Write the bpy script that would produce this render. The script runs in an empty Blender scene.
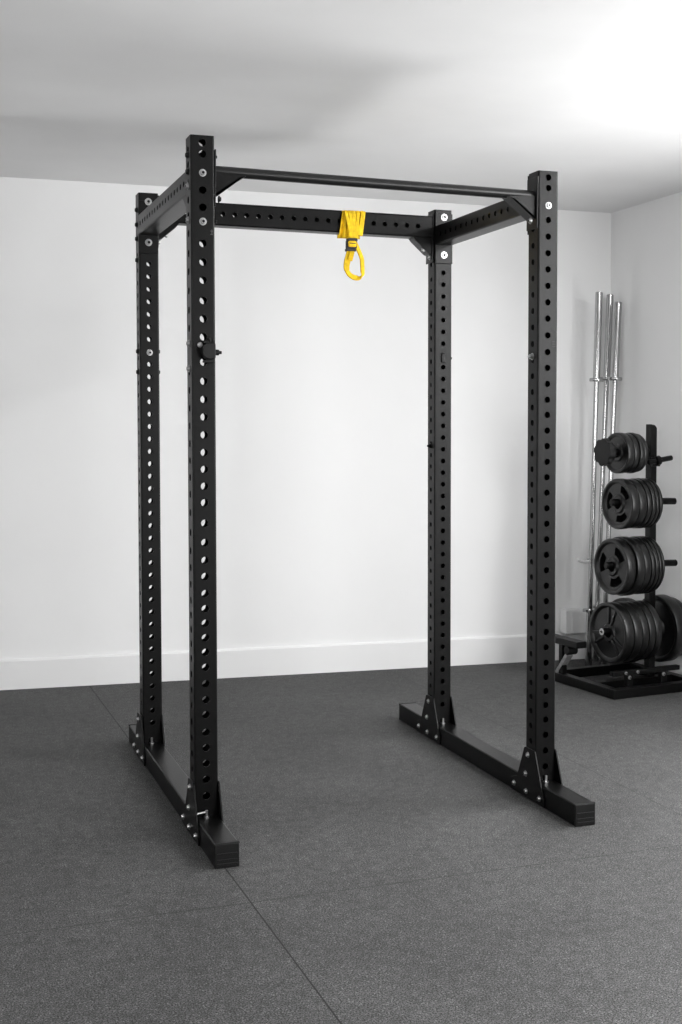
import bpy, bmesh, math, random
from mathutils import Vector, Matrix
random.seed(7)
COL = bpy.context.scene.collection
PI = math.pi
rad = math.radians

# ------------------------------------------------------------------ helpers
def tag(o, label=None, cat=None, group=None, kind=None):
    if label: o['label'] = label
    if cat: o['category'] = cat
    if group: o['group'] = group
    if kind: o['kind'] = kind
    return o

def empty(name, loc=(0, 0, 0), rz=0.0):
    o = bpy.data.objects.new(name, None)
    o.empty_display_size = 0.05
    o.location = loc
    o.rotation_euler = (0, 0, rz)
    COL.objects.link(o)
    return o

def obj(name, bm, mat, parent=None, loc=None, rot=None, smooth=None):
    me = bpy.data.meshes.new(name)
    bmesh.ops.recalc_face_normals(bm, faces=bm.faces) if smooth != 'keep' else None
    bm.to_mesh(me)
    bm.free()
    me.materials.append(mat)
    if name == 'bolt': me.materials.append(PLASTIC)  # black slot for the shade painted into bolt sockets
    if isinstance(smooth, (int, float)) and smooth is not None:
        for p in me.polygons: p.use_smooth = True
        me.set_sharp_from_angle(angle=rad(smooth))
    o = bpy.data.objects.new(name, me)
    COL.objects.link(o)
    if parent: o.parent = parent
    if loc: o.location = loc
    if rot: o.rotation_euler = rot
    return o

def xform(bm, verts, M):
    for v in verts: v.co = M @ v.co

def add_box(bm, lo, hi, bev=0.0, M=None, seg=2):
    b = bmesh.new()
    bmesh.ops.create_cube(b, size=1.0)
    c = [(lo[i] + hi[i]) / 2 for i in range(3)]
    s = [hi[i] - lo[i] for i in range(3)]
    for v in b.verts:
        v.co = Vector((c[0] + v.co.x * s[0], c[1] + v.co.y * s[1], c[2] + v.co.z * s[2]))
    if bev: bmesh.ops.bevel(b, geom=list(b.edges), offset=bev, segments=seg, profile=0.5, affect='EDGES')
    merge(bm, b, M)

def merge(bm, b, M=None):
    if M is not None: xform(b, b.verts, M)
    me = bpy.data.meshes.new('tmp')
    b.to_mesh(me); b.free()
    bm.from_mesh(me)
    bpy.data.meshes.remove(me)

def axis_matrix(p0, p1):
    p0, p1 = Vector(p0), Vector(p1)
    z = (p1 - p0).normalized()
    q = z.to_track_quat('Z', 'Y').to_matrix().to_4x4()
    return Matrix.Translation(p0) @ q

def add_lathe(bm, prof, n=32, M=None, closed=False):
    """prof: list of (r, z); revolved about local Z"""
    b = bmesh.new()
    rings = []
    for r, z in prof:
        if r < 1e-6:
            rings.append([b.verts.new((0, 0, z))])
        else:
            rings.append([b.verts.new((r * math.cos(2*PI*k/n), r * math.sin(2*PI*k/n), z)) for k in range(n)])
    pairs = list(zip(rings, rings[1:]))
    if closed: pairs.append((rings[-1], rings[0]))
    for a, c in pairs:
        for k in range(n):
            k2 = (k + 1) % n
            if len(a) == 1 and len(c) == 1: continue
            if len(a) == 1: b.faces.new((a[0], c[k], c[k2]))
            elif len(c) == 1: b.faces.new((a[k], a[k2], c[0]))
            else: b.faces.new((a[k], a[k2], c[k2], c[k]))
    merge(bm, b, M)

def add_cyl(bm, p0, p1, r, n=16, bev=0.0):
    L = (Vector(p1) - Vector(p0)).length
    if bev:
        prof = [(0, 0), (r - bev, 0), (r, bev), (r, L - bev), (r - bev, L), (0, L)]
    else:
        prof = [(0, 0), (r, 0), (r, L), (0, L)]
    add_lathe(bm, prof, n, axis_matrix(p0, p1))

def add_prism(bm, pts, d0, d1, M=None, bev=0.0):
    """polygon in local XY extruded from z=d0 to z=d1"""
    b = bmesh.new()
    f = b.faces.new([b.verts.new((x, y, d0)) for x, y in pts])
    r = bmesh.ops.extrude_face_region(b, geom=[f])
    for v in r['geom']:
        if isinstance(v, bmesh.types.BMVert): v.co.z = d1
    bmesh.ops.recalc_face_normals(b, faces=b.faces)
    if bev: bmesh.ops.bevel(b, geom=list(b.edges), offset=bev, segments=1, affect='EDGES')
    merge(bm, b, M)

def add_tube_path(bm, pts, r, n=10):
    pts = [Vector(p) for p in pts]
    rings = []
    up = Vector((0, 0, 1))
    for i, p in enumerate(pts):
        t = (pts[min(i+1, len(pts)-1)] - pts[max(i-1, 0)]).normalized()
        a = t.cross(up)
        if a.length < 1e-3: a = t.cross(Vector((0, 1, 0)))
        a.normalize(); c = t.cross(a)
        rings.append([bm.verts.new(p + r*(math.cos(2*PI*k/n)*a + math.sin(2*PI*k/n)*c)) for k in range(n)])
    for A, B in zip(rings, rings[1:]):
        for k in range(n): bm.faces.new((A[k], A[(k+1) % n], B[(k+1) % n], B[k]))
    bm.faces.new(rings[0]); bm.faces.new(list(reversed(rings[-1])))

# perforated square tube along local Z, section sx x sy centred on the axis, z from 0 to L
def perf_panel(b, place, half, L, holes, rh, t, inner_half):
    """place(u, v, depth) -> 3D ; depth 0 outer face, t inner face"""
    hs = sorted(holes)
    cuts = [0.0]
    cells = []
    if hs:
        for a, c in zip(hs, hs[1:]): cuts.append((a + c) / 2)
        cuts.append(L)
        e0 = max(0.0, hs[0] - 0.03); e1 = min(L, hs[-1] + 0.03)
        bounds = [e0] + cuts[1:-1] + [e1]
        if e0 > 1e-5: cells.append((0.0, e0, None))
        for i, h in enumerate(hs): cells.append((bounds[i], bounds[i+1], h))
        if e1 < L - 1e-5: cells.append((e1, L, None))
    else:
        cells = [(0.0, L, None)]
    def quad(u0, u1, v0, v1, d):
        b.faces.new([b.verts.new(place(*q)) for q in ((u0, v0, d), (u1, v0, d), (u1, v1, d), (u0, v1, d))])
    for v0, v1, h in cells:
        if h is None:
            quad(-half, half, v0, v1, 0); quad(-inner_half, inner_half, v0, v1, t)
            continue
        for d, hw in ((0, half), (t, inner_half)):
            angs = [2*PI*k/16 + 0.1 for k in range(16)]
            for cu, cv in ((-hw, v0-h), (hw, v0-h), (hw, v1-h), (-hw, v1-h)):
                angs.append(math.atan2(cv, cu) % (2*PI))
            angs = sorted(a % (2*PI) for a in angs)
            C = []; Rr = []
            for a in angs:
                ca, sa = math.cos(a), math.sin(a)
                k = 1e9
                if abs(ca) > 1e-9: k = min(k, hw / abs(ca))
                if sa > 1e-9: k = min(k, (v1 - h) / sa)
                if sa < -1e-9: k = min(k, (v0 - h) / sa)
                C.append(b.verts.new(place(rh*ca, h + rh*sa, d)))
                Rr.append(b.verts.new(place(k*ca, h + k*sa, d)))
            n = len(angs)
            for k in range(n):
                b.faces.new((C[k], Rr[k], Rr[(k+1) % n], C[(k+1) % n]))
        # hole wall
        n = 20
        A = [b.verts.new(place(rh*math.cos(2*PI*k/n), h + rh*math.sin(2*PI*k/n), 0)) for k in range(n)]
        B = [b.verts.new(place(rh*math.cos(2*PI*k/n), h + rh*math.sin(2*PI*k/n), t)) for k in range(n)]
        for k in range(n): b.faces.new((A[k], A[(k+1) % n], B[(k+1) % n], B[k]))

def perf_tube(sx, sy, L, holes_y, holes_x, rh, t=0.004, r=0.006, cap=(False, False), rback=None):
    """holes_y pierce the -Y/+Y faces, holes_x the -X/+X faces"""
    b = bmesh.new()
    hx, hy = sx/2, sy/2
    perf_panel(b, lambda u, v, d: Vector((u, -hy + d, v)), hx - r, L, holes_y, rh, t, hx - t)
    perf_panel(b, lambda u, v, d: Vector((-u, hy - d, v)), hx - r, L, holes_y, rback or rh, t, hx - t)
    perf_panel(b, lambda u, v, d: Vector((-hx + d, -u, v)), hy - r, L, holes_x, rh, t, hy - t)
    perf_panel(b, lambda u, v, d: Vector((hx - d, u, v)), hy - r, L, holes_x, rh, t, hy - t)
    for cx, cy, a0 in ((hx-r, hy-r, 0), (-hx+r, hy-r, PI/2), (-hx+r, -hy+r, PI), (hx-r, -hy+r, 3*PI/2)):
        n = 5
        P = [(cx + r*math.cos(a0 + PI/2*k/n), cy + r*math.sin(a0 + PI/2*k/n)) for k in range(n+1)]
        lo = [b.verts.new((x, y, 0)) for x, y in P]; hi = [b.verts.new((x, y, L)) for x, y in P]
        for k in range(n): b.faces.new((lo[k], lo[k+1], hi[k+1], hi[k]))
    for end, z in zip(cap, (0.0, L)):
        # rim ring between outer outline and inner opening, or a full lid
        def outline(hx_, hy_, r_):
            out = []
            for sx_, sy_, a0 in ((1, 1, 0), (-1, 1, PI/2), (-1, -1, PI), (1, -1, 3*PI/2)):
                for k in range(4):
                    a = a0 + PI/2*k/3
                    out.append((sx_*(hx_-r_) + r_*math.cos(a), sy_*(hy_-r_) + r_*math.sin(a)))
            return out
        O = [b.verts.new((x, y, z)) for x, y in outline(hx, hy, r)]
        if end: b.faces.new(O)
        else:
            I = [b.verts.new((x, y, z)) for x, y in outline(hx-t, hy-t, 0.002)]
            n = len(O)
            for k in range(n): b.faces.new((O[k], O[(k+1) % n], I[(k+1) % n], I[k]))
    return b

# ------------------------------------------------------------------ materials
def new_mat(name):
    m = bpy.data.materials.new(name); m.use_nodes = True
    nt = m.node_tree
    return m, nt, nt.nodes['Principled BSDF']

def simple(name, col, rough=0.5, metal=0.0, bump=0.0, scale=200.0, var=0.0, vscale=6.0, spec=0.5):
    m, nt, p = new_mat(name)
    if isinstance(col, (int, float)): col = (col, col, col)
    p.inputs['Base Color'].default_value = (*col, 1)
    p.inputs['Roughness'].default_value = rough
    p.inputs['Metallic'].default_value = metal
    p.inputs['Specular IOR Level'].default_value = spec
    tc = nt.nodes.new('ShaderNodeTexCoord')
    if var:
        n = nt.nodes.new('ShaderNodeTexNoise'); n.inputs['Scale'].default_value = vscale; n.inputs['Detail'].default_value = 5
        nt.links.new(tc.outputs['Object'], n.inputs['Vector'])
        r = nt.nodes.new('ShaderNodeValToRGB')
        r.color_ramp.elements[0].position = 0.3; r.color_ramp.elements[1].position = 0.7
        r.color_ramp.elements[0].color = (*[c*(1-var) for c in col], 1)
        r.color_ramp.elements[1].color = (*[min(1, c*(1+var)) for c in col], 1)
        nt.links.new(n.outputs['Fac'], r.inputs['Fac'])
        nt.links.new(r.outputs['Color'], p.inputs['Base Color'])
    if bump:
        n = nt.nodes.new('ShaderNodeTexNoise'); n.inputs['Scale'].default_value = scale; n.inputs['Detail'].default_value = 3
        nt.links.new(tc.outputs['Object'], n.inputs['Vector'])
        bp = nt.nodes.new('ShaderNodeBump'); bp.inputs['Strength'].default_value = bump; bp.inputs['Distance'].default_value = 0.002
        nt.links.new(n.outputs['Fac'], bp.inputs['Height'])
        nt.links.new(bp.outputs['Normal'], p.inputs['Normal'])
    return m

BLACK = simple('black_powder_coat', 0.0016, 0.35, bump=0.15, scale=350, var=0.3, vscale=14, spec=0.19)
PLASTIC = simple('black_plastic', 0.005, 0.5, bump=0.1, scale=250, spec=0.25)
GRIP = simple('knurled_grip_black', 0.007, 0.30, bump=0.1, scale=500, spec=0.4)
IRON = simple('cast_iron_black', 0.004, 0.32, bump=0.5, scale=160, var=0.4, vscale=30, spec=0.42)
ZINC = simple('zinc_bolt', 0.50, 0.30, metal=1.0)
DARKBOLT = simple('black_oxide_bolt', 0.03, 0.4, metal=1.0)
CHROME = simple('chrome', 0.40, 0.13, metal=1.0)
STEEL = simple('bare_steel', 0.30, 0.45, metal=0.6, bump=0.3, scale=120, var=0.25, vscale=40)
WALLM = simple('white_wall_paint', 0.80, 0.75, bump=0.12, scale=9, var=0.012, vscale=2.5)
CEILM = simple('white_ceiling_paint', 0.78, 0.8, bump=0.15, scale=7, var=0.03, vscale=2.0)
TRIM = simple('white_trim_paint', 0.78, 0.35, bump=0.05, scale=15)
WHITEBOX = simple('white_plastic', 0.75, 0.4)
YELLOW = simple('yellow_webbing', (0.76, 0.49, 0.002), 0.8, bump=0.5, scale=700, var=0.22, vscale=55)
STRAPDARK = simple('dark_strap_trim', 0.018, 0.6)
MARK = simple('worn_white_print', 0.45, 0.6)
MARKD = simple('black_print', 0.004, 0.6)
def emitter(name, s, col=(1, 1, 1)):
    m, nt, p = new_mat(name)
    p.inputs['Base Color'].default_value = (0.8, 0.8, 0.8, 1)
    p.inputs['Emission Color'].default_value = (*col, 1)
    p.inputs['Emission Strength'].default_value = s
    return m

SEAM_YAW = 0.0136
def rubber_floor():
    m, nt, p = new_mat('black_rubber_mat')
    L = nt.links.new
    tc = nt.nodes.new('ShaderNodeTexCoord')
    def noise(scale, detail=3, rough=0.5):
        n = nt.nodes.new('ShaderNodeTexNoise'); n.inputs['Scale'].default_value = scale
        n.inputs['Detail'].default_value = detail; n.inputs['Roughness'].default_value = rough
        L(tc.outputs['Object'], n.inputs['Vector']); return n
    def ramp(src, stops):
        r = nt.nodes.new('ShaderNodeValToRGB')
        e = r.color_ramp.elements
        while len(e) < len(stops): e.new(0.5)
        for el, (pos, v) in zip(e, stops): el.position = pos; el.color = (v, v, v, 1)
        L(src, r.inputs['Fac']); return r.outputs['Color']
    def mix(a, b, mode='MULTIPLY', fac=1.0):
        x = nt.nodes.new('ShaderNodeMixRGB'); x.blend_type = mode; x.inputs['Fac'].default_value = fac
        L(a, x.inputs['Color1']); L(b, x.inputs['Color2']); return x.outputs['Color']
    big = ramp(noise(1.7, 6, 0.6).outputs['Fac'], [(0.3, 0.74), (0.7, 1.18)])
    mid = ramp(noise(28, 5, 0.7).outputs['Fac'], [(0.3, 0.62), (0.7, 1.32)])
    fine = ramp(noise(260, 2, 0.7).outputs['Fac'], [(0.42, FLOOR*0.10), (0.58, FLOOR*1.95)])
    c = mix(mix(fine, mid), big)
    vor = nt.nodes.new('ShaderNodeTexVoronoi'); vor.inputs['Scale'].default_value = 110
    L(tc.outputs['Object'], vor.inputs['Vector'])
    fl = ramp(vor.outputs['Distance'], [(0.10, 0.34), (0.30, 0.0)])
    c = mix(c, fl, 'ADD', 0.30)
    # seams between the mats
    sep = nt.nodes.new('ShaderNodeSeparateXYZ')
    rot = nt.nodes.new('ShaderNodeVectorRotate'); rot.rotation_type = 'Z_AXIS'
    rot.inputs['Angle'].default_value = -SEAM_YAW
    L(tc.outputs['Object'], rot.inputs['Vector']); L(rot.outputs['Vector'], sep.inputs['Vector'])
    def seam(out, off, pitch, w):
        def mth(op, a, b=None):
            n = nt.nodes.new('ShaderNodeMath'); n.operation = op
            if isinstance(a, float): n.inputs[0].default_value = a
            else: L(a, n.inputs[0])
            if b is not None: n.inputs[1].default_value = b
            return n.outputs[0]
        a = mth('ADD', out, -off + 50*pitch + pitch/2)
        a = mth('MODULO', a, pitch)
        a = mth('SUBTRACT', a, pitch/2)
        a = mth('ABSOLUTE', a)
        return mth('LESS_THAN', a, w)
    sx = seam(sep.outputs['X'], 0.0275, 1.5373*2, 0.0021)
    sx2 = seam(sep.outputs['X'], 0.0275 + 1.5373, 1.5373*2, 0.0018)
    sy = seam(sep.outputs['Y'], -0.5495, 2.0734, 0.0020)
    tight = nt.nodes.new('ShaderNodeMath'); tight.operation = 'MAXIMUM'
    L(sx2, tight.inputs[0]); L(sy, tight.inputs[1])
    sm = nt.nodes.new('ShaderNodeMath'); sm.operation = 'MULTIPLY'; sm.inputs[1].default_value = 0.7
    L(tight.outputs[0], sm.inputs[0]); sy = sm.outputs[0]
    mx = nt.nodes.new('ShaderNodeMath'); mx.operation = 'MAXIMUM'
    L(sx, mx.inputs[0]); L(sy, mx.inputs[1])
    x = nt.nodes.new('ShaderNodeMixRGB'); L(mx.outputs[0], x.inputs['Fac']); L(c, x.inputs['Color1'])
    x.inputs['Color2'].default_value = (0.004, 0.004, 0.004, 1)
    L(x.outputs['Color'], p.inputs['Base Color'])
    p.inputs['Roughness'].default_value = 0.7
    p.inputs['Specular IOR Level'].default_value = 0.3
    bp = nt.nodes.new('ShaderNodeBump'); bp.inputs['Strength'].default_value = 0.35; bp.inputs['Distance'].default_value = 0.002
    L(noise(190, 3).outputs['Fac'], bp.inputs['Height']); L(bp.outputs['Normal'], p.inputs['Normal'])
    return m
FLOOR = 0.054
RUBBER = rubber_floor()

# ------------------------------------------------------------------ the room
WY = -0.06607
BX0, BY0 = -0.80669, 2.52004          # a point of the back wall
def wall_pt(t, off=0.0, z=0.0):
    """t metres along the back wall from BX0, off metres in front of it"""
    return Vector((BX0 + t*math.cos(WY) + off*math.sin(WY), BY0 + t*math.sin(WY) - off*math.cos(WY), z))
CEIL0, CEILT = 2.4799, -0.01262
def ceil_z(x): return CEIL0 + CEILT*(x - BX0)
RX = 2.808                            # right wall face
LX, FY = -2.5, -5.0                   # left wall, front wall

b = bmesh.new(); add_box(b, (LX-.1, FY-.1, -0.1), (RX+.1, 3.0, 0.0))
tag(obj('floor', b, RUBBER), kind='structure')
b = bmesh.new()
vs = []
for z in (0, .1):
    for x, y in ((LX-.15, FY-.15), (RX+.15, FY-.15), (RX+.15, 3.0), (LX-.15, 3.0)):
        vs.append(b.verts.new((x, y, ceil_z(x) + z)))
for f in ((0, 3, 2, 1), (4, 5, 6, 7), (0, 1, 5, 4), (1, 2, 6, 5), (2, 3, 7, 6), (3, 0, 4, 7)): b.faces.new([vs[i] for i in f])
tag(obj('ceiling', b, CEILM), kind='structure')
MB = Matrix.Translation((BX0, BY0, 0)) @ Matrix.Rotation(WY, 4, 'Z')
b = bmesh.new(); add_box(b, (-2.2, 0, -0.05), (3.75, 0.1, 2.6), M=MB)
tag(obj('wall_back', b, WALLM), kind='structure')
# baseboard with a rounded lip
b = bmesh.new()
pts = [(0, 0), (-0.016, 0), (-0.016, 0.137), (-0.012, 0.143), (-0.006, 0.147), (0, 0.147)]
Mx = MB @ Matrix(((0, 0, 1, 0), (1, 0, 0, 0), (0, 1, 0, 0), (0, 0, 0, 1)))
add_prism(b, pts, -1.7, 3.622, M=Mx)
tag(obj('baseboard_back', b, TRIM, smooth=30), kind='structure')
# right wall with two window openings (out of frame, beside the rack and beside the camera)
WINS = [(-0.75, 0.35, 0.55, 1.60), (-3.50, -2.30, 1.50, 2.38)]
b = bmesh.new()
yc = FY
for y0, y1, z0, z1 in sorted(WINS):
    add_box(b, (RX, yc, -.05), (RX+.1, y0, 2.6))
    add_box(b, (RX, y0, -.05), (RX+.1, y1, z0)); add_box(b, (RX, y0, z1), (RX+.1, y1, 2.6))
    yc = y1
add_box(b, (RX, yc, -.05), (RX+.1, 2.29, 2.6))
tag(obj('wall_right', b, WALLM), kind='structure')
for i, (y0, y1, z0, z1) in enumerate(WINS):
    b = bmesh.new()
    for lo, hi in (((RX+.03, y0, z0), (RX+.07, y0+.05, z1)), ((RX+.03, y1-.05, z0), (RX+.07, y1, z1)),
                   ((RX+.03, y0+.05, z0), (RX+.07, y1-.05, z0+.05)), ((RX+.03, y0+.05, z1-.05), (RX+.07, y1-.05, z1)),
                   ((RX+.035, (y0+y1)/2-.02, z0+.05), (RX+.065, (y0+y1)/2+.02, z1-.05))):
        add_box(b, lo, hi, 0.004)
    tag(obj('window_%d' % (i+1), b, TRIM), kind='structure')
LW = (-4.80, -3.30, 0.90, 2.10)  # unseen window added in the left wall to carry fill light
b = bmesh.new()
add_box(b, (LX-.1, FY, -.05), (LX, LW[0], 2.7)); add_box(b, (LX-.1, LW[1], -.05), (LX, 2.9, 2.7))
add_box(b, (LX-.1, LW[0], -.05), (LX, LW[1], LW[2])); add_box(b, (LX-.1, LW[0], LW[3]), (LX, LW[1], 2.7))
tag(obj('wall_left', b, WALLM), kind='structure')
b = bmesh.new()
y0, y1, z0, z1 = LW
for lo, hi in (((LX-.07, y0, z0), (LX-.03, y0+.05, z1)), ((LX-.07, y1-.05, z0), (LX-.03, y1, z1)),
               ((LX-.07, y0+.05, z0), (LX-.03, y1-.05, z0+.05)), ((LX-.07, y0+.05, z1-.05), (LX-.03, y1-.05, z1))):
    add_box(b, lo, hi, 0.004)
tag(obj('window_3', b, TRIM), kind='structure')
# front wall with an unseen opening behind the camera, added for fill light
GO = (1.65, 2.7, 0.0, 2.15)
b = bmesh.new()
add_box(b, (LX, FY-.1, -.05), (GO[0], FY, 2.7)); add_box(b, (GO[1], FY-.1, -.05), (RX, FY, 2.7))
add_box(b, (GO[0], FY-.1, GO[3]), (GO[1], FY, 2.7))
tag(obj('wall_front', b, simple('dark_reflection_wall', 0.06, 0.8, bump=0.1, scale=9)), kind='structure')  # unseen wall coloured dark to keep reflections in the rack low

# ------------------------------------------------------------------ power rack
S, W, D = 0.07435, 1.25054, 0.95343
YB = D - S
BW, BH, FE, BE = 0.0735, 0.0723, 0.2713, 0.3236
rack = empty('power_rack', (W/2, D/2, 0))
tag(rack, 'tall black steel power rack with perforated square uprights standing on rubber mats', 'power rack')
ROFF = Vector((-W/2, -D/2, 0))        # children are laid out from the front left upright's corner
def rpart(name, b, mat, parent=None, at=(0, 0, 0), smooth=None):
    o = obj(name, b, mat, parent or rack, smooth=smooth)
    base = parent['_o'] if (parent is not None and '_o' in parent) else None
    o.location = (ROFF + Vector(at)) if parent is None else Vector(at)
    return o

def bolt_bm(p, d, r=0.0085, h=0.008, sock=True):
    """domed bolt head with washer at p pointing along d"""
    b = bmesh.new()
    prof = [(0, 0), (r*1.35, 0), (r*1.35, 0.002), (r, 0.0021), (r, h*0.6), (r*0.75, h)]
    if sock: prof += [(r*0.55, h), (r*0.5, h*0.45), (0, h*0.45)]
    else: prof += [(0, h)]
    d = Vector(d)
    add_lathe(b, prof, 14, axis_matrix(p, Vector(p) + d))
    if sock:
        b.faces.ensure_lookup_table()
        p = Vector(p); dn = d.normalized()
        for f in b.faces:
            c_ = f.calc_center_median() - p
            if (c_ - dn*c_.dot(dn)).length < r*0.53 and c_.dot(dn) > 0.001: f.material_index = 1  # socket faces coloured black in place of shade in the recess
    return b
def nut_bm(p, d, r=0.009, h=0.016):
    b = bmesh.new()
    add_lathe(b, [(0, 0), (r*1.3, 0), (r*1.3, .002), (0, .002)], 14, axis_matrix(p, Vector(p) + Vector(d)))
    add_lathe(b, [(0, 0.002), (r, 0.002), (r, 0.010), (0, 0.010)], 6, axis_matrix(p, Vector(p) + Vector(d)))
    add_lathe(b, [(0, 0.010), (r*.55, 0.010), (r*.5, h), (0, h)], 10, axis_matrix(p, Vector(p) + Vector(d)))
    return b
def bolts(parent, specs, origin):
    """specs: (kind, point in rack coords, direction, material)"""
    o3 = Vector(origin)
    for kind, p, d, m in specs:
        bm = nut_bm(Vector(p) - o3, d) if kind == 'n' else bolt_bm(Vector(p) - o3, d)
        obj('bolt' if kind != 'n' else 'nut', bm, m, parent, smooth=35)

FLH = [2.145, 2.111, 2.054, 2.002, 1.950, 1.907, 1.841, 1.785, 1.730, 1.668, 1.612, 1.557, 1.515, 1.480, 1.422, 1.366, 1.312, 1.257,
       1.203, 1.151, 1.099, 1.048, 0.985, 0.925, 0.870, 0.820, 0.767, 0.720, 0.675, 0.630, 0.585, 0.538, 0.487, 0.437, 0.390,
       0.335, 0.287, 0.238, 0.188, 0.136]
FLH.remove(1.515)
FRH = [2.111, 2.076, 2.018, 1.970, 1.915, 1.860, 1.806, 1.751, 1.696, 1.642, 1.586, 1.530, 1.477, 1.423, 1.370, 1.319] + \
      [1.319 - 0.0525*k for k in range(1, 16)] + [0.479, 0.430, 0.382, 0.334, 0.284, 0.232, 0.178, 0.123]
BH_ = [2.117, 1.964] + [1.894 - 0.04715*k for k in range(0, 38)]
HL, HR, HB = 2.1675, 2.1325, 2.1443
def upright(x0, y0, H, holes, rh, rback=None):
    z0 = BH
    hy = [z - z0 for z in holes if z - z0 > 0.03 and H - z > 0.016]
    hx = sorted(hy)
    mids = [(a + c)/2 for a, c in zip(hx, hx[1:])]
    mids = [m for m, a, c in zip(mids, hx, hx[1:]) if c - a < 0.075 and H - z0 - m > 0.02]
    b = perf_tube(S, S, H - z0, hy, mids, rh, t=0.0035, cap=(True, True), rback=rback)
    return rpart('upright', b, BLACK, at=(x0 + S/2, y0 + S/2, z0), smooth=None)
X, Y, Z = Vector((1, 0, 0)), Vector((0, 1, 0)), Vector((0, 0, 1))
YL, XL, YR = 0.955, 0.004, 0.883
uFL = upright(0, 0, HL, FLH, 0.0118, 0.0175)
uFR = upright(W-S, 0, HR, FRH, 0.0108)
uBL = upright(XL, YL, 2.158, BH_, 0.0098, 0.0150)
uBR = upright(W-S, YR, HB, BH_, 0.0098)
def uo(x0, y0): return (x0 + S/2, y0 + S/2, BH)
c = S/2
def edge_bolts(zs, x, yc, d, m=ZINC, kind='b'): return [(kind, (x, yc, z), d, m) for z in zs]
# bolt heads and nuts on each upright
bolts(uFL, [('b', (c, 0, 2.054), -Y, ZINC), ('b', (c, 0, 1.907), -Y, ZINC)]
      + edge_bolts([2.112, 2.062], 0, c, -X, DARKBOLT) + edge_bolts([2.018, 1.915], 0, c, -X, STEEL)
      + edge_bolts([1.538, 1.461], 0, c, -X, STEEL)
      + edge_bolts([2.112, 1.915], S, c, X, DARKBOLT, 'n'), uo(0, 0))
bolts(uFR, [('b', (W-c, 0, 2.018), -Y, ZINC), ('n', (W-S, c, 1.516), -X, ZINC)]
      + edge_bolts([2.068, 1.975, 1.524, 1.440], W, c, X, ZINC), uo(W-S, 0))
bolts(uBL, [('b', (XL+c, YL, 1.560), -Y, ZINC)]
      + edge_bolts([2.098, 2.043, 1.990, 1.910, 1.566, 1.488], XL, YL+c, -X, DARKBOLT, 'b')
      + edge_bolts([1.566, 1.488], XL+S, YL+c, X, DARKBOLT, 'b'), uo(XL, YL))
bolts(uBR, [('n', (W, YR+c, 1.555), X, DARKBOLT), ('n', (W-S, YR+c, 1.200), -X, DARKBOLT)], uo(W-S, YR))
# worn spots on the fronts: small plug in the back right, tiny size marks
b = bmesh.new(); add_box(b, (W-c-.009-W+c, -.006-c, 1.535-BH), (.009, -c-.0002, 1.573-BH), 0.003)
obj('splice_plug', b, PLASTIC, uBR)
b = bmesh.new()
for k in range(3): add_box(b, (0.016, -c-.0009, 1.547-BH+.008*k), (0.032, -c-.0001, 1.551-BH+.008*k))
add_box(b, (0.0285, -c-.0009, 1.547-BH), (0.032, -c-.0001, 1.567-BH))
obj('stamped_mark', b, MARKD, uFR)
b = bmesh.new()
for k in range(2): add_box(b, (0.023, -c-.0007, 1.868-BH+.010*k), (0.031, -c-.0001, 1.870-BH+.010*k))
add_box(b, (0.0265, -c-.0007, 1.868-BH), (0.0285, -c-.0001, 1.884-BH))
obj('size_mark', b, simple('grey_print', 0.08, 0.6), uFL)

# base beams
for x0 in (0, W-S):
    xc = x0 + S/2
    L = FE + D + BE
    b = perf_tube(BW, BH, L - 0.016, [], [], 0.01, cap=(True, True), r=0.005)
    xform(b, b.verts, Matrix.Rotation(-PI/2, 4, 'X'))            # local Z -> +Y
    beam = rpart('base_beam', b, BLACK, at=(xc, -FE + 0.008, BH/2))
    for sgn, yy in ((-1, 0.0), (1, L - 0.016)):                   # ribbed plastic end caps
        b = bmesh.new()
        add_box(b, (-BW/2, min(yy, yy+sgn*.008), -BH/2), (BW/2, max(yy, yy+sgn*.008), BH/2), 0.003)
        for zz in (-.024, -.012, .006):
            add_box(b, (-BW/2+.006, min(yy+sgn*.0075, yy+sgn*.0105), zz-.0025), (BW/2-.006, max(yy+sgn*.0075, yy+sgn*.0105), zz+.0025), 0.001)
        add_box(b, (-BW/2-.001, min(yy-sgn*.006, yy+sgn*.006), BH/2-.004), (BW/2+.001, max(yy-sgn*.006, yy+sgn*.006), BH/2+.0015), 0.001)
        obj('end_cap', b, PLASTIC, beam)
    for y0 in (0, YL if x0 == 0 else YR):
        for side in (-1, 1):
            xs = xc + side*(BW/2 + 0.0004)
            pts = [(-.070, .004), (-.070, .030), (-.046, .070), (-.003, .1745), (.003, .1785), (.069, .1785), (.076, .1745), (.130, .062), (.178, .046), (.178, .004)]
            b = bmesh.new()
            Mg = Matrix(((0, 0, 1, 0), (1, 0, 0, 0), (0, 1, 0, 0), (0, 0, 0, 1)))
            add_prism(b, pts, 0 if side > 0 else -.005, .005 if side > 0 else 0, M=Mg, bev=0.0008)
            g = rpart('gusset_plate', b, BLACK, at=(xs, y0, 0))
            for (py, pz) in ((.046, .155), (.062, .086), (.150, .030), (.058, .026), (-.038, .026)):
                p = Vector((side*.005, py, pz))
                obj('bolt', bolt_bm(p, X*side, r=.0075), ZINC, g, smooth=35)
        # bright bolt at the foot of each upright, on top of the beam
        b = bmesh.new()
        add_cyl(b, (xc-.002, y0-.009, BH-.001), (xc-.002, y0-.009, BH+.022), .0052, 10, .001)
        add_lathe(b, [(0, 0), (.010, 0), (.010, .003), (0, .003)], 12, Matrix.Translation((xc-.002, y0-.009, BH)))
        ft = rpart('foot_bolt', b, ZINC, at=(0, 0, 0), smooth=35)
        if x0 == 0 and y0 == 0:
            b = bmesh.new(); add_cyl(b, (0.001, -.012, BH+.013), (xc-.006, -.010, BH+.016), .0035, 10)
            rpart('pull_pin', b, ZINC, smooth=35)

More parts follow.
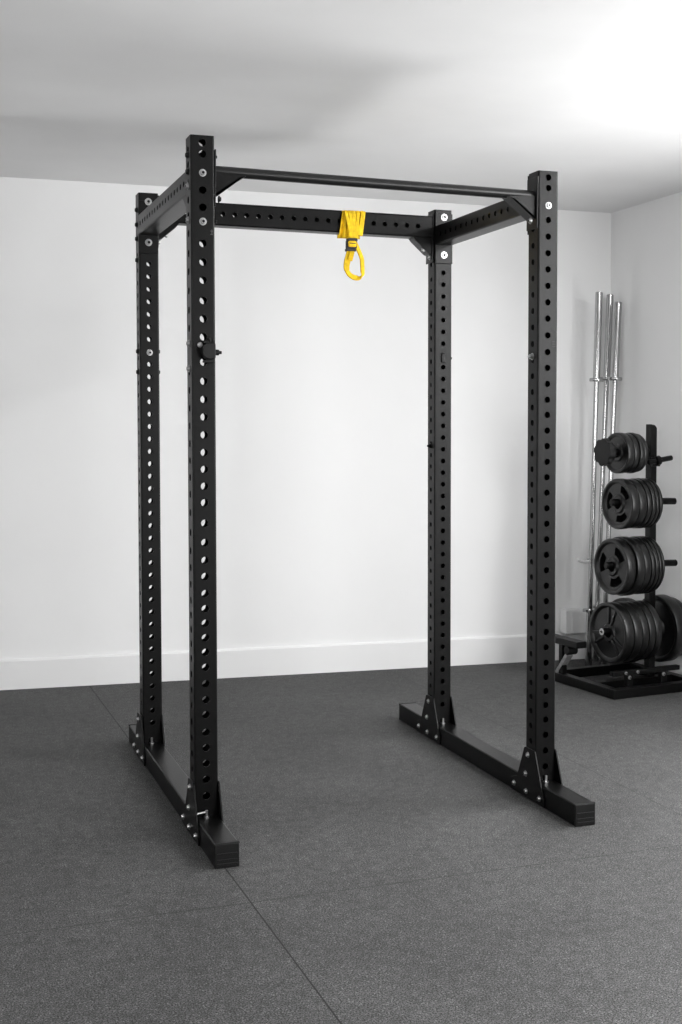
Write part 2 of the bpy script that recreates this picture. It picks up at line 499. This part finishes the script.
# side crossmembers (front to back)
for x0 in (0, W-S):
    XZ0 = 2.000 if x0 == 0 else 2.004
    XZ1 = XZ0 + .075
    xc = x0 + S/2 + (XL/2 if x0 == 0 else 0)
    L = (YL if x0 == 0 else YR) - S - 0.012
    n = int(L/0.05)
    hs = [L/2 + (k - (n-1)/2)*0.05 for k in range(n)]
    b = perf_tube(S, XZ1-XZ0, L, [], hs, 0.0095, cap=(True, True))
    xform(b, b.verts, Matrix.Rotation(-PI/2, 4, 'X'))
    cm = rpart('side_crossmember', b, BLACK, at=(xc, S + 0.006, (XZ0+XZ1)/2))
    zc = (XZ0+XZ1)/2
    for yy, d in ((-0.006, 1), (L, -1)):
        b = bmesh.new(); add_box(b, (-S/2, yy, 1.930-zc), (S/2, yy+.006, 2.128-zc), .0015)
        fl = obj('mounting_plate', b, BLACK, cm)
        if d == -1:
            for zz in ((2.124, 1.972) if x0 == 0 else (2.114, 1.964)):
                obj('bolt', bolt_bm((0, yy, zz-zc), -Y, r=.010), ZINC, fl, smooth=35)
    b = bmesh.new()                                               # gusset under the front end
    Mg = Matrix(((0, 0, 1, 0), (1, 0, 0, 0), (0, 1, 0, 0), (0, 0, 0, 1)))
    gl, gz = (.070, 1.960) if x0 == 0 else (.022, 1.975)
    for xx in (-S/2+.004, S/2-.009):
        add_prism(b, [(0, XZ0-zc), (0, gz-zc), (.012, gz-zc), (gl, XZ0-zc)], xx, xx+.005, M=Mg)
    add_box(b, (-S/2+.004, 0, gz-.003-zc), (S/2-.004, .010, gz+.003-zc))
    obj('gusset', b, BLACK, cm)

# rear crossmember
RZ0, RZ1 = 2.032, 2.119
L = W - 2*S - 0.012
n = int((L-.05)/0.0462)
hs = [L/2 + (k - (n-1)/2)*0.0462 for k in range(n)]
b = perf_tube(RZ1-RZ0, S-.006, L, hs, [], 0.0098, cap=(True, True), r=.008)
M1 = Matrix(((0, 0, 1, 0), (0, 1, 0, 0), (-1, 0, 0, 0), (0, 0, 0, 1)))
xform(b, b.verts, M1)
rzc = (RZ0+RZ1)/2
rear = rpart('rear_crossmember', b, BLACK, at=(S+.008, YL+S/2-.005, rzc+.020))
RYAW = -math.atan2(YL-YR, W)
rear.rotation_euler = (0, .018, RYAW)
for xx in (-.006, L):
    b = bmesh.new(); add_box(b, (xx, -S/2, 1.935-rzc), (xx+.006, S/2, 2.130-rzc), .0015)
    fl = obj('mounting_plate', b, BLACK, rear)
    s_ = 1 if xx < 0 else -1
    bx = xx+.006 if xx < 0 else xx
    obj('bolt', bolt_bm((bx, -.012, 1.958-rzc), X*s_, r=.009), ZINC, fl, smooth=35)
    b = bmesh.new()
    Mg = Matrix(((1, 0, 0, 0), (0, 0, -1, 0), (0, 1, 0, 0), (0, 0, 0, 1)))
    for yy in (-S/2+.006, S/2-.012):
        pts = [(bx, RZ0-rzc), (bx+s_*.078, RZ0-rzc), (bx+s_*.066, RZ0-.012-rzc), (bx+s_*.014, 1.972-rzc), (bx, 1.972-rzc)]
        add_prism(b, pts, -yy-.006, -yy, M=Mg)
    add_prism(b, [(bx+s_*.076, RZ0-.003-rzc), (bx+s_*.068, RZ0-.013-rzc), (bx+s_*.012, 1.970-rzc), (bx, 1.966-rzc), (bx, 1.974-rzc), (bx+s_*.010, 1.978-rzc)],
              -S/2+.008, S/2-.008, M=Mg)
    gs = obj('gusset', b, BLACK, rear)
    obj('bolt', bolt_bm((bx+s_*.030, -S/2+.020, 1.985-rzc), Vector((s_*.6, 0, -.8)), r=.007), ZINC, gs, smooth=35)

# pull-up bar across the front
PZ = 2.069; pl = S+.005; pr = W-S-.005
b = bmesh.new()
add_cyl(b, (0, 0, 0), (pr-pl, 0, 0), 0.0165, 24)
bar = rpart('pull_up_bar', b, GRIP, at=(pl, S/2, PZ), smooth=35)
bar.rotation_euler = (0, .0128, 0)
for xx, s_ in ((-.005, 1), (pr-pl, -1)):
    b = bmesh.new(); add_box(b, (xx, -S/2, 1.955-PZ), (xx+.005, S/2, 2.128-PZ), .0015)
    fl = obj('mounting_plate', b, BLACK, bar)
    bx = xx+.005 if s_ > 0 else xx
    b = bmesh.new()
    Mg = Matrix(((1, 0, 0, 0), (0, 0, -1, 0), (0, 1, 0, 0), (0, 0, 0, 1)))
    pts = [(bx, -.005), (bx+s_*.098, -.012), (bx+s_*.082, -.022), (bx+s_*.008, -.078), (bx, -.080)]
    for yy in (-.026, .020):
        add_prism(b, pts, -yy-.005, -yy, M=Mg)
    add_prism(b, [(bx+s_*.098, -.013), (bx+s_*.080, -.024), (bx+s_*.006, -.081), (bx, -.080), (bx, -.074), (bx+s_*.076, -.019)], -.026, .026, M=Mg)
    gs = obj('gusset', b, BLACK, bar)
    obj('bolt', bolt_bm((bx+s_*.012, -.018, -.088), Vector((s_*1.0, 0, 0)), r=.008), ZINC if s_ < 0 else DARKBOLT, fl, smooth=35)
# attachment block (spotter pin holder) bolted to the front left upright
b = bmesh.new()
add_prism(b, [(-.019, -.006), (-.019, .010), (-.012, .021), (.0, .025), (.019, .025), (.021, .022), (.021, -.020), (.018, -.023), (-.004, -.023), (-.012, -.020)],
          0, .030, M=Matrix(((1, 0, 0, 0), (0, 0, -1, 0), (0, 1, 0, 0), (0, 0, 0, 1))), bev=.002)
for zz in (-.031, .028):
    add_box(b, (-.014, -.022, zz-.003), (.020, .0, zz+.004), .001)
add_box(b, (.004, -.026, .028), (.008, -.012, .042), .001); add_box(b, (.012, -.026, .028), (.018, -.012, .040), .001)
blk = rpart('pin_bracket', b, PLASTIC, at=(.047, -.0005, 1.512))
b = bmesh.new()
add_cyl(b, (.021, -.014, -.003), (.034, -.014, -.003), .009, 12, .001); add_cyl(b, (.034, -.014, -.003), (.042, -.014, -.003), .005, 10)
obj('knob', b, DARKBOLT, blk, smooth=35)
b = bmesh.new(); add_lathe(b, [(0, 0), (.009, 0), (.009, .004), (.006, .007), (0, .007)], 12, axis_matrix((-.022, -.0005, .020), (-.022, -1, .020)))
obj('bolt', b, STEEL, blk, smooth=35)

# ------------------------------------------------------------------ yellow suspension strap over the rear crossmember
strap = empty('suspension_strap', (.822+.010, YB+S/2+.026, RZ1+.0020), RYAW)
tag(strap, 'yellow webbing strap looped over the rear crossbar of the black rack', 'strap')
so = Vector((.822, YB+S/2, RZ1))
yf = YB + .003                                                     # front face of the rear crossmember
def ribbon(bm, path, width_dir, w, t):
    """flat band along path; width_dir constant or list; returns nothing"""
    n = len(path)
    rings = []
    for i, p in enumerate(path):
        p = Vector(p)
        tng = (Vector(path[min(i+1, n-1)]) - Vector(path[max(i-1, 0)])).normalized()
        wd = Vector(width_dir[i] if isinstance(width_dir, list) else width_dir)
        wd = (wd - tng*wd.dot(tng)).normalized()
        nn = tng.cross(wd).normalized()
        ww = w[i] if isinstance(w, list) else w
        rings.append([bm.verts.new(p + wd*ww*a/2 + nn*t*e/2) for a, e in ((-1, -1), (-.5, -1.25), (0, -1.3), (.5, -1.25), (1, -1), (1, 1), (.5, 1.1), (0, 1.1), (-.5, 1.1), (-1, 1))])
    m = len(rings[0])
    for A, B in zip(rings, rings[1:]):
        for k in range(m): bm.faces.new((A[k], A[(k+1) % m], B[(k+1) % m], B[k]))
    bm.faces.new(rings[0]); bm.faces.new(list(reversed(rings[-1])))
def smoothpath(pts, k=6):
    P = [Vector(p) for p in pts]; out = []
    for i in range(len(P)-1):
        p0, p1, p2, p3 = P[max(i-1, 0)], P[i], P[i+1], P[min(i+2, len(P)-1)]
        for j in range(k):
            t = j/k
            out.append(0.5*((2*p1) + (-p0+p2)*t + (2*p0-5*p1+4*p2-p3)*t*t + (-p0+3*p1-3*p2+p3)*t**3))
    out.append(P[-1]); return out
# folded sheet hugging the bar: pleated front, over the top, down the back
def drape(name, x_top, x_bot, zb, seed, amp, lift):
    b = bmesh.new()
    nu, path = 36, []
    yb2 = YB + S - .003
    prof = []
    for k in range(15): prof.append(('f', k/14))
    for k in range(1, 5): prof.append(('t', k/5))
    for k in range(7): prof.append(('r', k/6))
    rnd = random.Random(seed)
    ph = [rnd.uniform(0, 6.28) for _ in range(4)]
    grid = []
    for kind, s in prof:
        row = []
        for i in range(nu+1):
            u = i/nu
            pl_ = amp*(abs(math.sin(u*PI*4.5 + ph[0])) + .5*math.sin(u*PI*9 + ph[1])*.6 + .25*math.sin(u*31+ph[2]))
            if kind == 'f':
                k = 1 - s                                          # 1 at the bottom
                x = (x_bot[0] + (x_bot[1]-x_bot[0])*u)*k + (x_top[0] + (x_top[1]-x_top[0])*u)*(1-k)
                z = zb + (RZ1 + .002 - zb)*s + .006*math.sin(u*5+ph[3])*k
                y = yf - .004 - lift - max(0, pl_)*(0.4+.6*k)*1.0
            elif kind == 't':
                x = x_top[0] + (x_top[1]-x_top[0])*u
                y = yf + (yb2 - yf)*s; z = RZ1 + .002 + lift + max(0, pl_)*.1
            else:
                x = x_top[0] + (x_top[1]-x_top[0])*u
                y = yb2 + .004 + lift; z = RZ1 + .001 - s*.095
            row.append(b.verts.new(Vector((x, y, z)) - so))
        grid.append(row)
    for A, B in zip(grid, grid[1:]):
        for i in range(nu): b.faces.new((A[i], A[i+1], B[i+1], B[i]))
    o = obj(name, b, YELLOW, strap, smooth=60)
    md = o.modifiers.new('thick', 'SOLIDIFY'); md.thickness = .0025; md.offset = 0
    return o
drape('wrap', (.786, .880), (.769, .866), 2.020, 3, .012, .0)
b = bmesh.new()                                                    # upper bands gathered over the wrap
yy = yf - .016
for x0, x1, x2, w0, w1 in ((.799, .808, .815, .013, .010), (.814, .818, .820, .013, .011), (.829, .828, .826, .015, .011), (.846, .841, .834, .014, .010), (.864, .854, .840, .013, .009)):
    path = smoothpath([(x0, yy+.010, RZ1+.002), (x0, yy-.001, RZ1-.012), (x1, yy-.005, 2.06), (x2, yy-.003, 2.022), (x2, yy, 2.004)], 5)
    n = len(path); ribbon(b, [p - so for p in path], X, [w0 + (w1-w0)*i/(n-1) for i in range(n)], .005)
obj('gathered_bands', b, YELLOW, strap, smooth=60)
b = bmesh.new()                                                    # knot and dark cinch
add_box(b, (.800-so.x, yy-.014-so.y, 2.001-so.z), (.842-so.x, yy+.012-so.y, 2.013-so.z), .004)
obj('cinch_band', b, STRAPDARK, strap)
b = bmesh.new()
add_box(b, (.797-so.x, yy-.010-so.y, 1.972-so.z), (.840-so.x, yy+.008-so.y, 2.004-so.z), .003)
buck = obj('cam_buckle', b, STRAPDARK, strap)
b = bmesh.new()
add_box(b, (.802-so.x, yy-.018-so.y, 1.978-so.z), (.836-so.x, yy-.009-so.y, 2.002-so.z), .006)
obj('buckle_tab', b, YELLOW, buck)
b = bmesh.new(); add_box(b, (.808-so.x, yy-.0185-so.y, 1.990-so.z), (.832-so.x, yy-.0165-so.y, 1.9935-so.z), .0005)
obj('buckle_slot', b, STRAPDARK, buck)
b = bmesh.new()
add_box(b, (.795-so.x, yy-.012-so.y, 1.962-so.z), (.836-so.x, yy+.010-so.y, 1.972-so.z), .002)
obj('keeper', b, STRAPDARK, strap)
loop = smoothpath([(.817, yy, 1.968), (.808, yy-.004, 1.945), (.799, yy-.008, 1.918), (.797, yy-.010, 1.893), (.808, yy-.008, 1.872), (.830, yy-.002, 1.861),
                   (.852, yy+.005, 1.862), (.866, yy+.008, 1.874), (.867, yy+.008, 1.890), (.865, yy+.006, 1.915), (.862, yy+.003, 1.937), (.851, yy, 1.962), (.840, yy-.001, 1.985), (.832, yy, 2.005)], 6)
n = len(loop)
b = bmesh.new()
wd = [(Vector((.95, .3, 0)) if i < n*.25 else Vector((.65, .55, .55)) if i < n*.6 else Vector((.8, .6, 0))) for i in range(n)]
ribbon(b, [p - so for p in loop], wd, [.030 - .008*min(1, i/(n*.3)) for i in range(n)], .005)
obj('hanging_loop', b, YELLOW, strap, smooth=60)
b = bmesh.new()
ribbon(b, [p - so for p in smoothpath([(.822, yy-.006, 1.966), (.816, yy-.012, 1.945), (.810, yy-.013, 1.925)], 5)], X, .018, .004)
obj('loose_end', b, YELLOW, strap, smooth=60)

# ------------------------------------------------------------------ plate tree
TT = 0.12
TO = Vector((2.269, 1.316, 0))
tree = empty('plate_tree', TO, TT)
tag(tree, 'black steel weight plate tree with tall post and low floor frame by the right wall', 'plate rack')
PV, PU = 0.20, 0.369                                               # post position in the tree's frame
b = bmesh.new(); hw = .020
add_prism(b, [(-hw, 0), (hw, 0), (hw, 1.222), (hw-.012, 1.236), (-hw, 1.241)], -hw, hw, M=Matrix.Translation((PU, PV, .045)) @ Matrix.Rotation(PI/2, 4, 'X'), bev=.003)
obj('post', b, BLACK, tree)
def tbox(name, lo, hi, m=BLACK, parent=None, bev=.003):
    b = bmesh.new(); add_box(b, lo, hi, bev); return obj(name, b, m, parent or tree)
tbox('base_beam', (0, 0, 0), (.535, .045, .045))
tbox('base_beam', (0, .045, 0), (.045, .62, .045))
tbox('base_beam', (.49, .045, 0), (.535, .50, .045))
tbox('base_beam', (.045, .50, 0), (.535, .545, .045))
tbox('base_beam', (.045, PV-.025, 0), (.49, PV+.025, .045))
# low cradle rail on two legs over the front beam
cr = tbox('cradle_rail', (.02, .035, .100), (.42, .065, .122))
for uu in (.122, .325):
    lg = tbox('cradle_leg', (uu-.016, .036, .045), (uu+.016, .064, .100))
    obj('bolt', bolt_bm((uu-.004, .036, .088), -Y, r=.007), ZINC, lg, smooth=35)
obj('bolt', bolt_bm((.095, .035, .111), -Y, r=.006), ZINC, cr, smooth=35)
obj('bolt', bolt_bm((.165, .035, .112), -Y, r=.006), ZINC, cr, smooth=35)
# raised side rail with its leg and an inclined bare steel brace
tbox('side_rail', (-.004, .29, .193), (.058, .62, .225))
b = bmesh.new(); add_box(b, (.0, .575, .045), (.04, .612, .193), .003); obj('rail_leg', b, BLACK, tree)
tbox('rail_leg', (.005, .42, .045), (.035, .45, .193))
b = bmesh.new()
Mx = axis_matrix((.022, .470, .046), (.022, .375, .160))
add_box(b, (-.018, -.010, 0.0), (.018, .010, .135), .002, M=Mx)
obj('brace', b, STEEL, tree)
b = bmesh.new(); add_cyl(b, (-.006, .372, .172), (.052, .372, .172), .022, 14, .003)
obj('brace_pivot', b, PLASTIC, tree, smooth=35)
# pegs through the post
def peg(name, p0, p1, r=.020):
    b = bmesh.new(); add_cyl(b, p0, p1, r, 20, .004)
    o = obj(name, b, BLACK, tree, smooth=35); return o
Z1, Z2, Z3, Z4 = 1.152, .908, .605, .285
peg('plate_peg', (.1308, PV, Z1), (PU-hw, PV, Z1), .0175)
peg('plate_peg', (.128, PV, Z2), (PU-hw, PV, Z2), .0175)
peg('plate_peg', (.098, PV, Z3), (PU-hw, PV, Z3), .0175)
peg('plate_peg', (.078, PV, Z4), (PU-hw, PV, Z4), .0175)
peg('plate_peg', (PU+hw, PV, Z2), (.520, PV, Z2-.004), .0165)
peg('plate_peg', (PU+hw, PV, Z3-.004), (.530, PV, Z3-.008), .0165)
peg('plate_peg', (PU+hw, PV, Z4), (.525, PV, Z4), .0175)
b = bmesh.new()                                                    # the top right peg is angled upward and carries a collar ring
pa, pb = Vector((.315, PV-.042, 1.100)), Vector((.462, PV-.040, 1.121))
add_cyl(b, pa, pb, .013, 16, .003)
pg = obj('angled_peg', b, BLACK, tree, smooth=35)
b = bmesh.new(); dd = (pb-pa).normalized(); q = pa + dd*.06
add_cyl(b, q - dd*.012, q + dd*.012, .024, 16, .003)
add_box(b, (PU-.020, PV-.046, 1.080), (PU+.020, PV-hw, 1.125), .003)
obj('peg_collar', b, BLACK, pg, smooth=35)

# ------------------------------------------------------------------ weight plates
def plate_bm(R, T, rh=.0255, style='plain', n=64):
    """axis along local +Z, centred; outer face towards -Z"""
    b = bmesh.new()
    rim = R*.86; hub = max(R*.30, rh+.018); web = T*.26
    h = T/2
    for s_ in (-1, 1):
        prof = [(rh, s_*h*.86), (hub-.004, s_*h*.86), (hub+.004, s_*web), (rim-.006, s_*web), (rim+.002, s_*h*.94), (rim+.006, s_*h), (R-.005, s_*h), (R-.0015, s_*(h-.0015)), (R, s_*(h-.005))]
        holes = []
        if style == 'grip': holes = [(.05, .22), (.383, .553), (.716, .886)]
        def isopen(k): return any(a <= (k+.5)/n <= c for a, c in holes)
        rings = [[b.verts.new((r*math.cos(2*PI*k/n), r*math.sin(2*PI*k/n), z)) for k in range(n)] for r, z in prof]
        for i in range(len(rings)-1):
            A, B = rings[i], rings[i+1]
            if holes and i == 2:
                r0, r1 = hub+.004, rim-.006
                ra, rb = r0+(r1-r0)*.18, r0+(r1-r0)*.82
                Ra = [b.verts.new((ra*math.cos(2*PI*k/n), ra*math.sin(2*PI*k/n), s_*web)) for k in range(n)]
                Rb = [b.verts.new((rb*math.cos(2*PI*k/n), rb*math.sin(2*PI*k/n), s_*web)) for k in range(n)]
                for k in range(n):
                    k2 = (k+1) % n
                    b.faces.new((A[k], A[k2], Ra[k2], Ra[k])); b.faces.new((Rb[k], Rb[k2], B[k2], B[k]))
                    if not isopen(k): b.faces.new((Ra[k], Ra[k2], Rb[k2], Rb[k]))
                if s_ == 1: keep1 = (Ra, Rb)
                else: keep0 = (Ra, Rb)
                continue
            for k in range(n): b.faces.new((A[k], A[(k+1) % n], B[(k+1) % n], B[k]))
        if s_ == -1: first = rings
        else: last = rings
    for i in (0, -1):
        for k in range(n): b.faces.new((first[i][k], first[i][(k+1) % n], last[i][(k+1) % n], last[i][k]))
    if style == 'grip':
        for j in (0, 1):
            for k in range(n):
                if isopen(k): b.faces.new((keep0[j][k], keep0[j][(k+1) % n], keep1[j][(k+1) % n], keep1[j][k]))
        for k in range(n):
            for kk in ((k, k+1),):
                if isopen(k) != isopen((k+1) % n):
                    e = (k+1) % n
                    b.faces.new((keep0[0][e], keep0[1][e], keep1[1][e], keep1[0][e]))
    if style == 'spoke':
        for a in (0.35, 0.35+2*PI/3, 0.35+4*PI/3):
            for s_ in (-1, 1):
                bb = bmesh.new()
                lo, hi = sorted((s_*web*.8, s_*h*.80))
                add_box(bb, (hub-.006, -.006, lo), (rim, .006, hi), .0015, M=Matrix.Rotation(a-.22, 4, 'Z'))
                add_box(bb, (hub-.006, -.006, lo), (rim, .006, hi), .0015, M=Matrix.Rotation(a+.22, 4, 'Z'))
                merge(b, bb)
    bmesh.ops.remove_doubles(b, verts=b.verts, dist=1e-6)
    return b

def place_plate(o, u, v, z, spin=0.0, tilt=0.0):
    o.rotation_euler = (0, 0, 0)
    Mw = Matrix.Translation(TO) @ Matrix.Rotation(TT, 4, 'Z') @ Matrix.Translation((u, v, z)) @ Matrix.Rotation(PI/2 + tilt, 4, 'Y') @ Matrix.Rotation(spin, 4, 'Z')
    o.matrix_world = Mw

ORD = ['outermost', 'second', 'third', 'fourth', 'fifth', 'sixth', 'seventh', 'eighth']
def stack(level, group, specs, pz, pr_):
    """specs: (u centre, R, T, style, rh)"""
    for i, (u, R, T, style, rh) in enumerate(specs):
        o = obj('weight_plate', plate_bm(R, T, rh, style), IRON, smooth=35)
        place_plate(o, u, PV, pz - (rh - pr_) + .0005, spin=random.uniform(0, 6.28) if style == 'plain' else .9)
        pos = ORD[i] if i == 0 else ('innermost' if i == len(specs)-1 else ORD[i] + ' from the outer end')
        look = {'plain': 'black iron weight plate', 'grip': 'black weight plate with grip holes', 'spoke': 'large spoked black weight plate'}[style]
        if i == 0: lab = f'{look} facing the room, outermost on the {level} left peg'
        elif i == len(specs)-1: lab = f'{look} against the post, innermost on the {level} left peg'
        else: lab = f'{look}, {pos} on the {level} left peg'
        tag(o, lab, 'weight plate', group)
rp = .0175
stack('topmost', 'plates on the top left peg', [
    (.172, .099, .036, 'plain', .0235), (.209, .096, .030, 'plain', .0235), (.240, .099, .026, 'plain', .0235), (.266, .094, .022, 'plain', .0235)], Z1, rp)
stack('second highest', 'plates on the second left peg', [
    (.184, .123, .042, 'grip', .0255), (.230, .120, .042, 'plain', .0255), (.266, .122, .024, 'plain', .0255), (.292, .123, .020, 'plain', .0255), (.315, .122, .018, 'plain', .0255),
    (.338, .121, .018, 'plain', .0255)], Z2, rp)
stack('third highest', 'plates on the third left peg', [
    (.152, .136, .046, 'grip', .0255), (.202, .144, .044, 'plain', .0255), (.246, .139, .036, 'plain', .0255), (.277, .141, .019, 'plain', .0255), (.300, .141, .019, 'plain', .0255),
    (.321, .141, .016, 'plain', .0255), (.340, .139, .014, 'plain', .0255)], Z3, rp)
stack('lowest', 'plates on the lowest left peg', [
    (.136, .147, .048, 'spoke', .0255), (.187, .147, .046, 'plain', .0255), (.2315, .144, .036, 'plain', .0255), (.271, .145, .036, 'plain', .0255), (.311, .144, .036, 'plain', .0255)], Z4, rp)
# right-hand plate on the lowest peg
o = obj('weight_plate', plate_bm(.165, .062, .0255, 'plain'), IRON, smooth=35); place_plate(o, .434, PV, Z4-.0075)
tag(o, 'thick black weight plate on the lowest right peg beside the wall', 'weight plate')
o = obj('weight_plate', plate_bm(.150, .040, .0255, 'plain'), IRON, smooth=35); place_plate(o, .490, PV, Z4-.0075)
tag(o, 'black weight plate at the right picture edge, outer one on the lowest right peg', 'weight plate')
# scalloped clamp knob on the top peg end
b = bmesh.new(); n = 40
pts = [((.064 + .0035*(1 if (k % 5) < 3 else -1))*math.cos(2*PI*k/n), (.064 + .0035*(1 if (k % 5) < 3 else -1))*math.sin(2*PI*k/n)) for k in range(n)]
add_prism(b, pts, -.014, .014, bev=.003)
add_lathe(b, [(0, .012), (.05, .012), (.048, .034), (.024, .045), (0, .045)], 24)
o = obj('clamp_wheel', b, PLASTIC, smooth=30); place_plate(o, .0985-.013, PV, Z1)
tag(o, 'black notched clamp wheel on the outer end of the topmost left peg', 'clamp')
# small plate standing behind the lowest stack, leaning on the cross beam
o = obj('weight_plate', plate_bm(.168, .044, .0255, 'plain'), IRON, smooth=35); place_plate(o, .488, .53, .2145)
tag(o, 'black weight plate standing on the floor frame behind the lowest plate stack', 'weight plate')
# pale badge on the lowest peg's end
b = bmesh.new(); add_lathe(b, [(0, -.0012), (.0165, -.0012), (.0165, 0), (0, 0)], 24)
bd = obj('peg_badge', b, MARK, tree); bd.matrix_local = Matrix.Translation((.078, PV, Z4)) @ Matrix.Rotation(PI/2, 4, 'Y')
b = bmesh.new(); add_prism(b, [(-.007, 0), (0, .013), (.007, 0), (0, -.013)], -.002, -.0013)
obj('badge_emblem', b, MARKD, bd)

# ------------------------------------------------------------------ barbells in the corner
def barbell(label, top, bot, sleeve=.455, rs=.0190, rsh=.0130):
    top, bot = Vector(top), Vector(bot)
    root = empty('barbell', bot); d = (top - bot); L = d.length; d.normalize()
    tag(root, label, 'barbell', 'barbells leaning in the corner')
    Mr = axis_matrix((0, 0, 0), d)
    def pt(name, prof, n=24):
        b = bmesh.new(); add_lathe(b, prof, n, Mr); return obj(name, b, CHROME, root, smooth=35)
    pt('shaft', [(0, .30), (rsh, .30), (rsh, L-sleeve), (0, L-sleeve)])
    pt('sleeve', [(0, L-sleeve+.01), (rs, L-sleeve+.01), (rs, L-.003), (rs-.003, L), (rs-.006, L), (rs-.007, L-.004), (0, L-.004)])
    pt('collar', [(0, L-sleeve-.004), (.036, L-sleeve-.004), (.038, L-sleeve), (.038, L-sleeve+.010), (.036, L-sleeve+.014), (0, L-sleeve+.014)])
    pt('sleeve', [(0, 0), (rs, 0), (rs, .29), (0, .29)])
    pt('collar', [(0, .288), (.038, .288), (.038, .302), (0, .302)])
    return root
BARS = [('chrome barbell leaning in the corner, nearest the back wall on the left', (2.626, 2.092, 1.982), (2.579, 2.096, .0), .468),
        ('chrome barbell in the middle of the three leaning in the corner', (2.753, 2.194, 1.982), (2.679, 2.199, .0), .458),
        ('shortest chrome barbell, nearest the right wall in the corner', (2.738, 2.085, 1.932), (2.664, 2.090, .0), .412)]
for a in BARS: barbell(*a)
# collar clip with a small lever on the left barbell
p0, p1 = Vector(BARS[0][2]), Vector(BARS[0][1])
dirb = (p1-p0).normalized(); q = p0 + dirb*.559
clip = empty('collar_clip', q)
tag(clip, 'small chrome collar clip with a lever on the left barbell', 'collar clip')
b = bmesh.new()
add_lathe(b, [(.0134, -.012), (.021, -.012), (.021, .012), (.0134, .012)], 24, axis_matrix((0, 0, 0), dirb), closed=True)
obj('ring', b, CHROME, clip, smooth=35)
b = bmesh.new()
add_tube_path(b, smoothpath([(-.017, 0, -.002), (-.045, -.002, -.004), (-.068, -.004, .004), (-.082, -.005, .012)], 4), .0085, 10)
obj('lever', b, WHITEBOX, clip, smooth=60)

# white electrical box low on the back wall
px = wall_pt(3.395); bxo = empty('wall_box', (px.x, px.y, .120), WY)
tag(bxo, 'small white box mounted low on the back wall beside the plate tree', 'box')
b = bmesh.new(); add_box(b, (-.062, -.080, 0.030), (.062, -.0005, .160), .004); obj('housing', b, WHITEBOX, bxo)
b = bmesh.new(); add_box(b, (-.030, -.084, .036), (.058, -.080, .154), .0015); obj('cover', b, WHITEBOX, bxo)

# ------------------------------------------------------------------ light
# ceiling batten lamp just right of the rack
def area(name, loc, target, sx, sy, power, spread=180):
    l = bpy.data.lights.new(name, 'AREA'); l.shape = 'RECTANGLE'; l.size = sx; l.size_y = sy; l.energy = power
    l.spread = rad(spread)
    o = bpy.data.objects.new(name, l); COL.objects.link(o); o.location = loc
    o.rotation_euler = (Vector(target) - Vector(loc)).to_track_quat('-Z', 'Y').to_euler()
    return o
for (y0, y1, z0, z1), pw in zip(WINS, (62, 105)):
    area('window_daylight', (RX+.02, (y0+y1)/2, (z0+z1)/2), (0, (y0+y1)/2, (z0+z1)/2), z1-z0-.1, y1-y0-.1, pw)
area('front_fill_light', ((GO[0]+GO[1])/2, FY+.02, 1.1), ((GO[0]+GO[1])/2, 0, 1.1), GO[1]-GO[0], 2.0, 48)  # frontal fill coming through the added opening
area('left_fill_light', (LX-.02, (LW[0]+LW[1])/2, (LW[2]+LW[3])/2), (0, (LW[0]+LW[1])/2, (LW[2]+LW[3])/2), LW[3]-LW[2]-.1, LW[1]-LW[0]-.1, 115)  # fill at the added left window, lifts the right and back walls

lamp = empty('ceiling_lamp', (2.20, -.70, ceil_z(2.20)))
tag(lamp, 'white ceiling batten lamp to the right of the rack', 'lamp')
b = bmesh.new(); add_box(b, (-.04, -.60, -.035), (.04, .60, -.001), .004); obj('lamp_body', b, WHITEBOX, lamp)
b = bmesh.new(); add_box(b, (-.032, -.59, -.075), (.032, .59, -.036), .010, seg=3); obj('diffuser', b, emitter('lit_diffuser', 120), lamp)

w = bpy.data.worlds.new('sky'); bpy.context.scene.world = w; w.use_nodes = True
w.node_tree.nodes['Background'].inputs['Color'].default_value = (1, 1, 1, 1)
w.node_tree.nodes['Background'].inputs['Strength'].default_value = 0.6

# ------------------------------------------------------------------ camera
F_PX, PY = 1260.976, 477.744
cam = bpy.data.cameras.new('camera'); co = bpy.data.objects.new('camera', cam); COL.objects.link(co)
cam.sensor_fit = 'HORIZONTAL'; cam.sensor_width = 36.0; cam.lens = F_PX/682*36.0
cam.shift_x = 0.0; cam.shift_y = (PY - 512)/682
cam.clip_start = 0.05; cam.clip_end = 50
Rv = Vector((0.94722771, -0.32055715, -0.00166369)); Uv = Vector((0.01534136, 0.04014761, 0.99907598)); Fv = Vector((0.32019416, 0.94637798, -0.04294671))
Mc = Matrix((( Rv.x, Uv.x, -Fv.x, -0.80669), (Rv.y, Uv.y, -Fv.y, -3.80293), (Rv.z, Uv.z, -Fv.z, 1.29119), (0, 0, 0, 1)))
co.matrix_world = Mc
sc = bpy.context.scene
sc.camera = co
sc.view_settings.view_transform = 'Standard'
sc.view_settings.look = 'None'
sc.view_settings.gamma = 1.0
sc.view_settings.use_curve_mapping = False
sc.view_settings.exposure = 0.06
sc.cycles.use_denoising = True
sc.cycles.max_bounces = 10
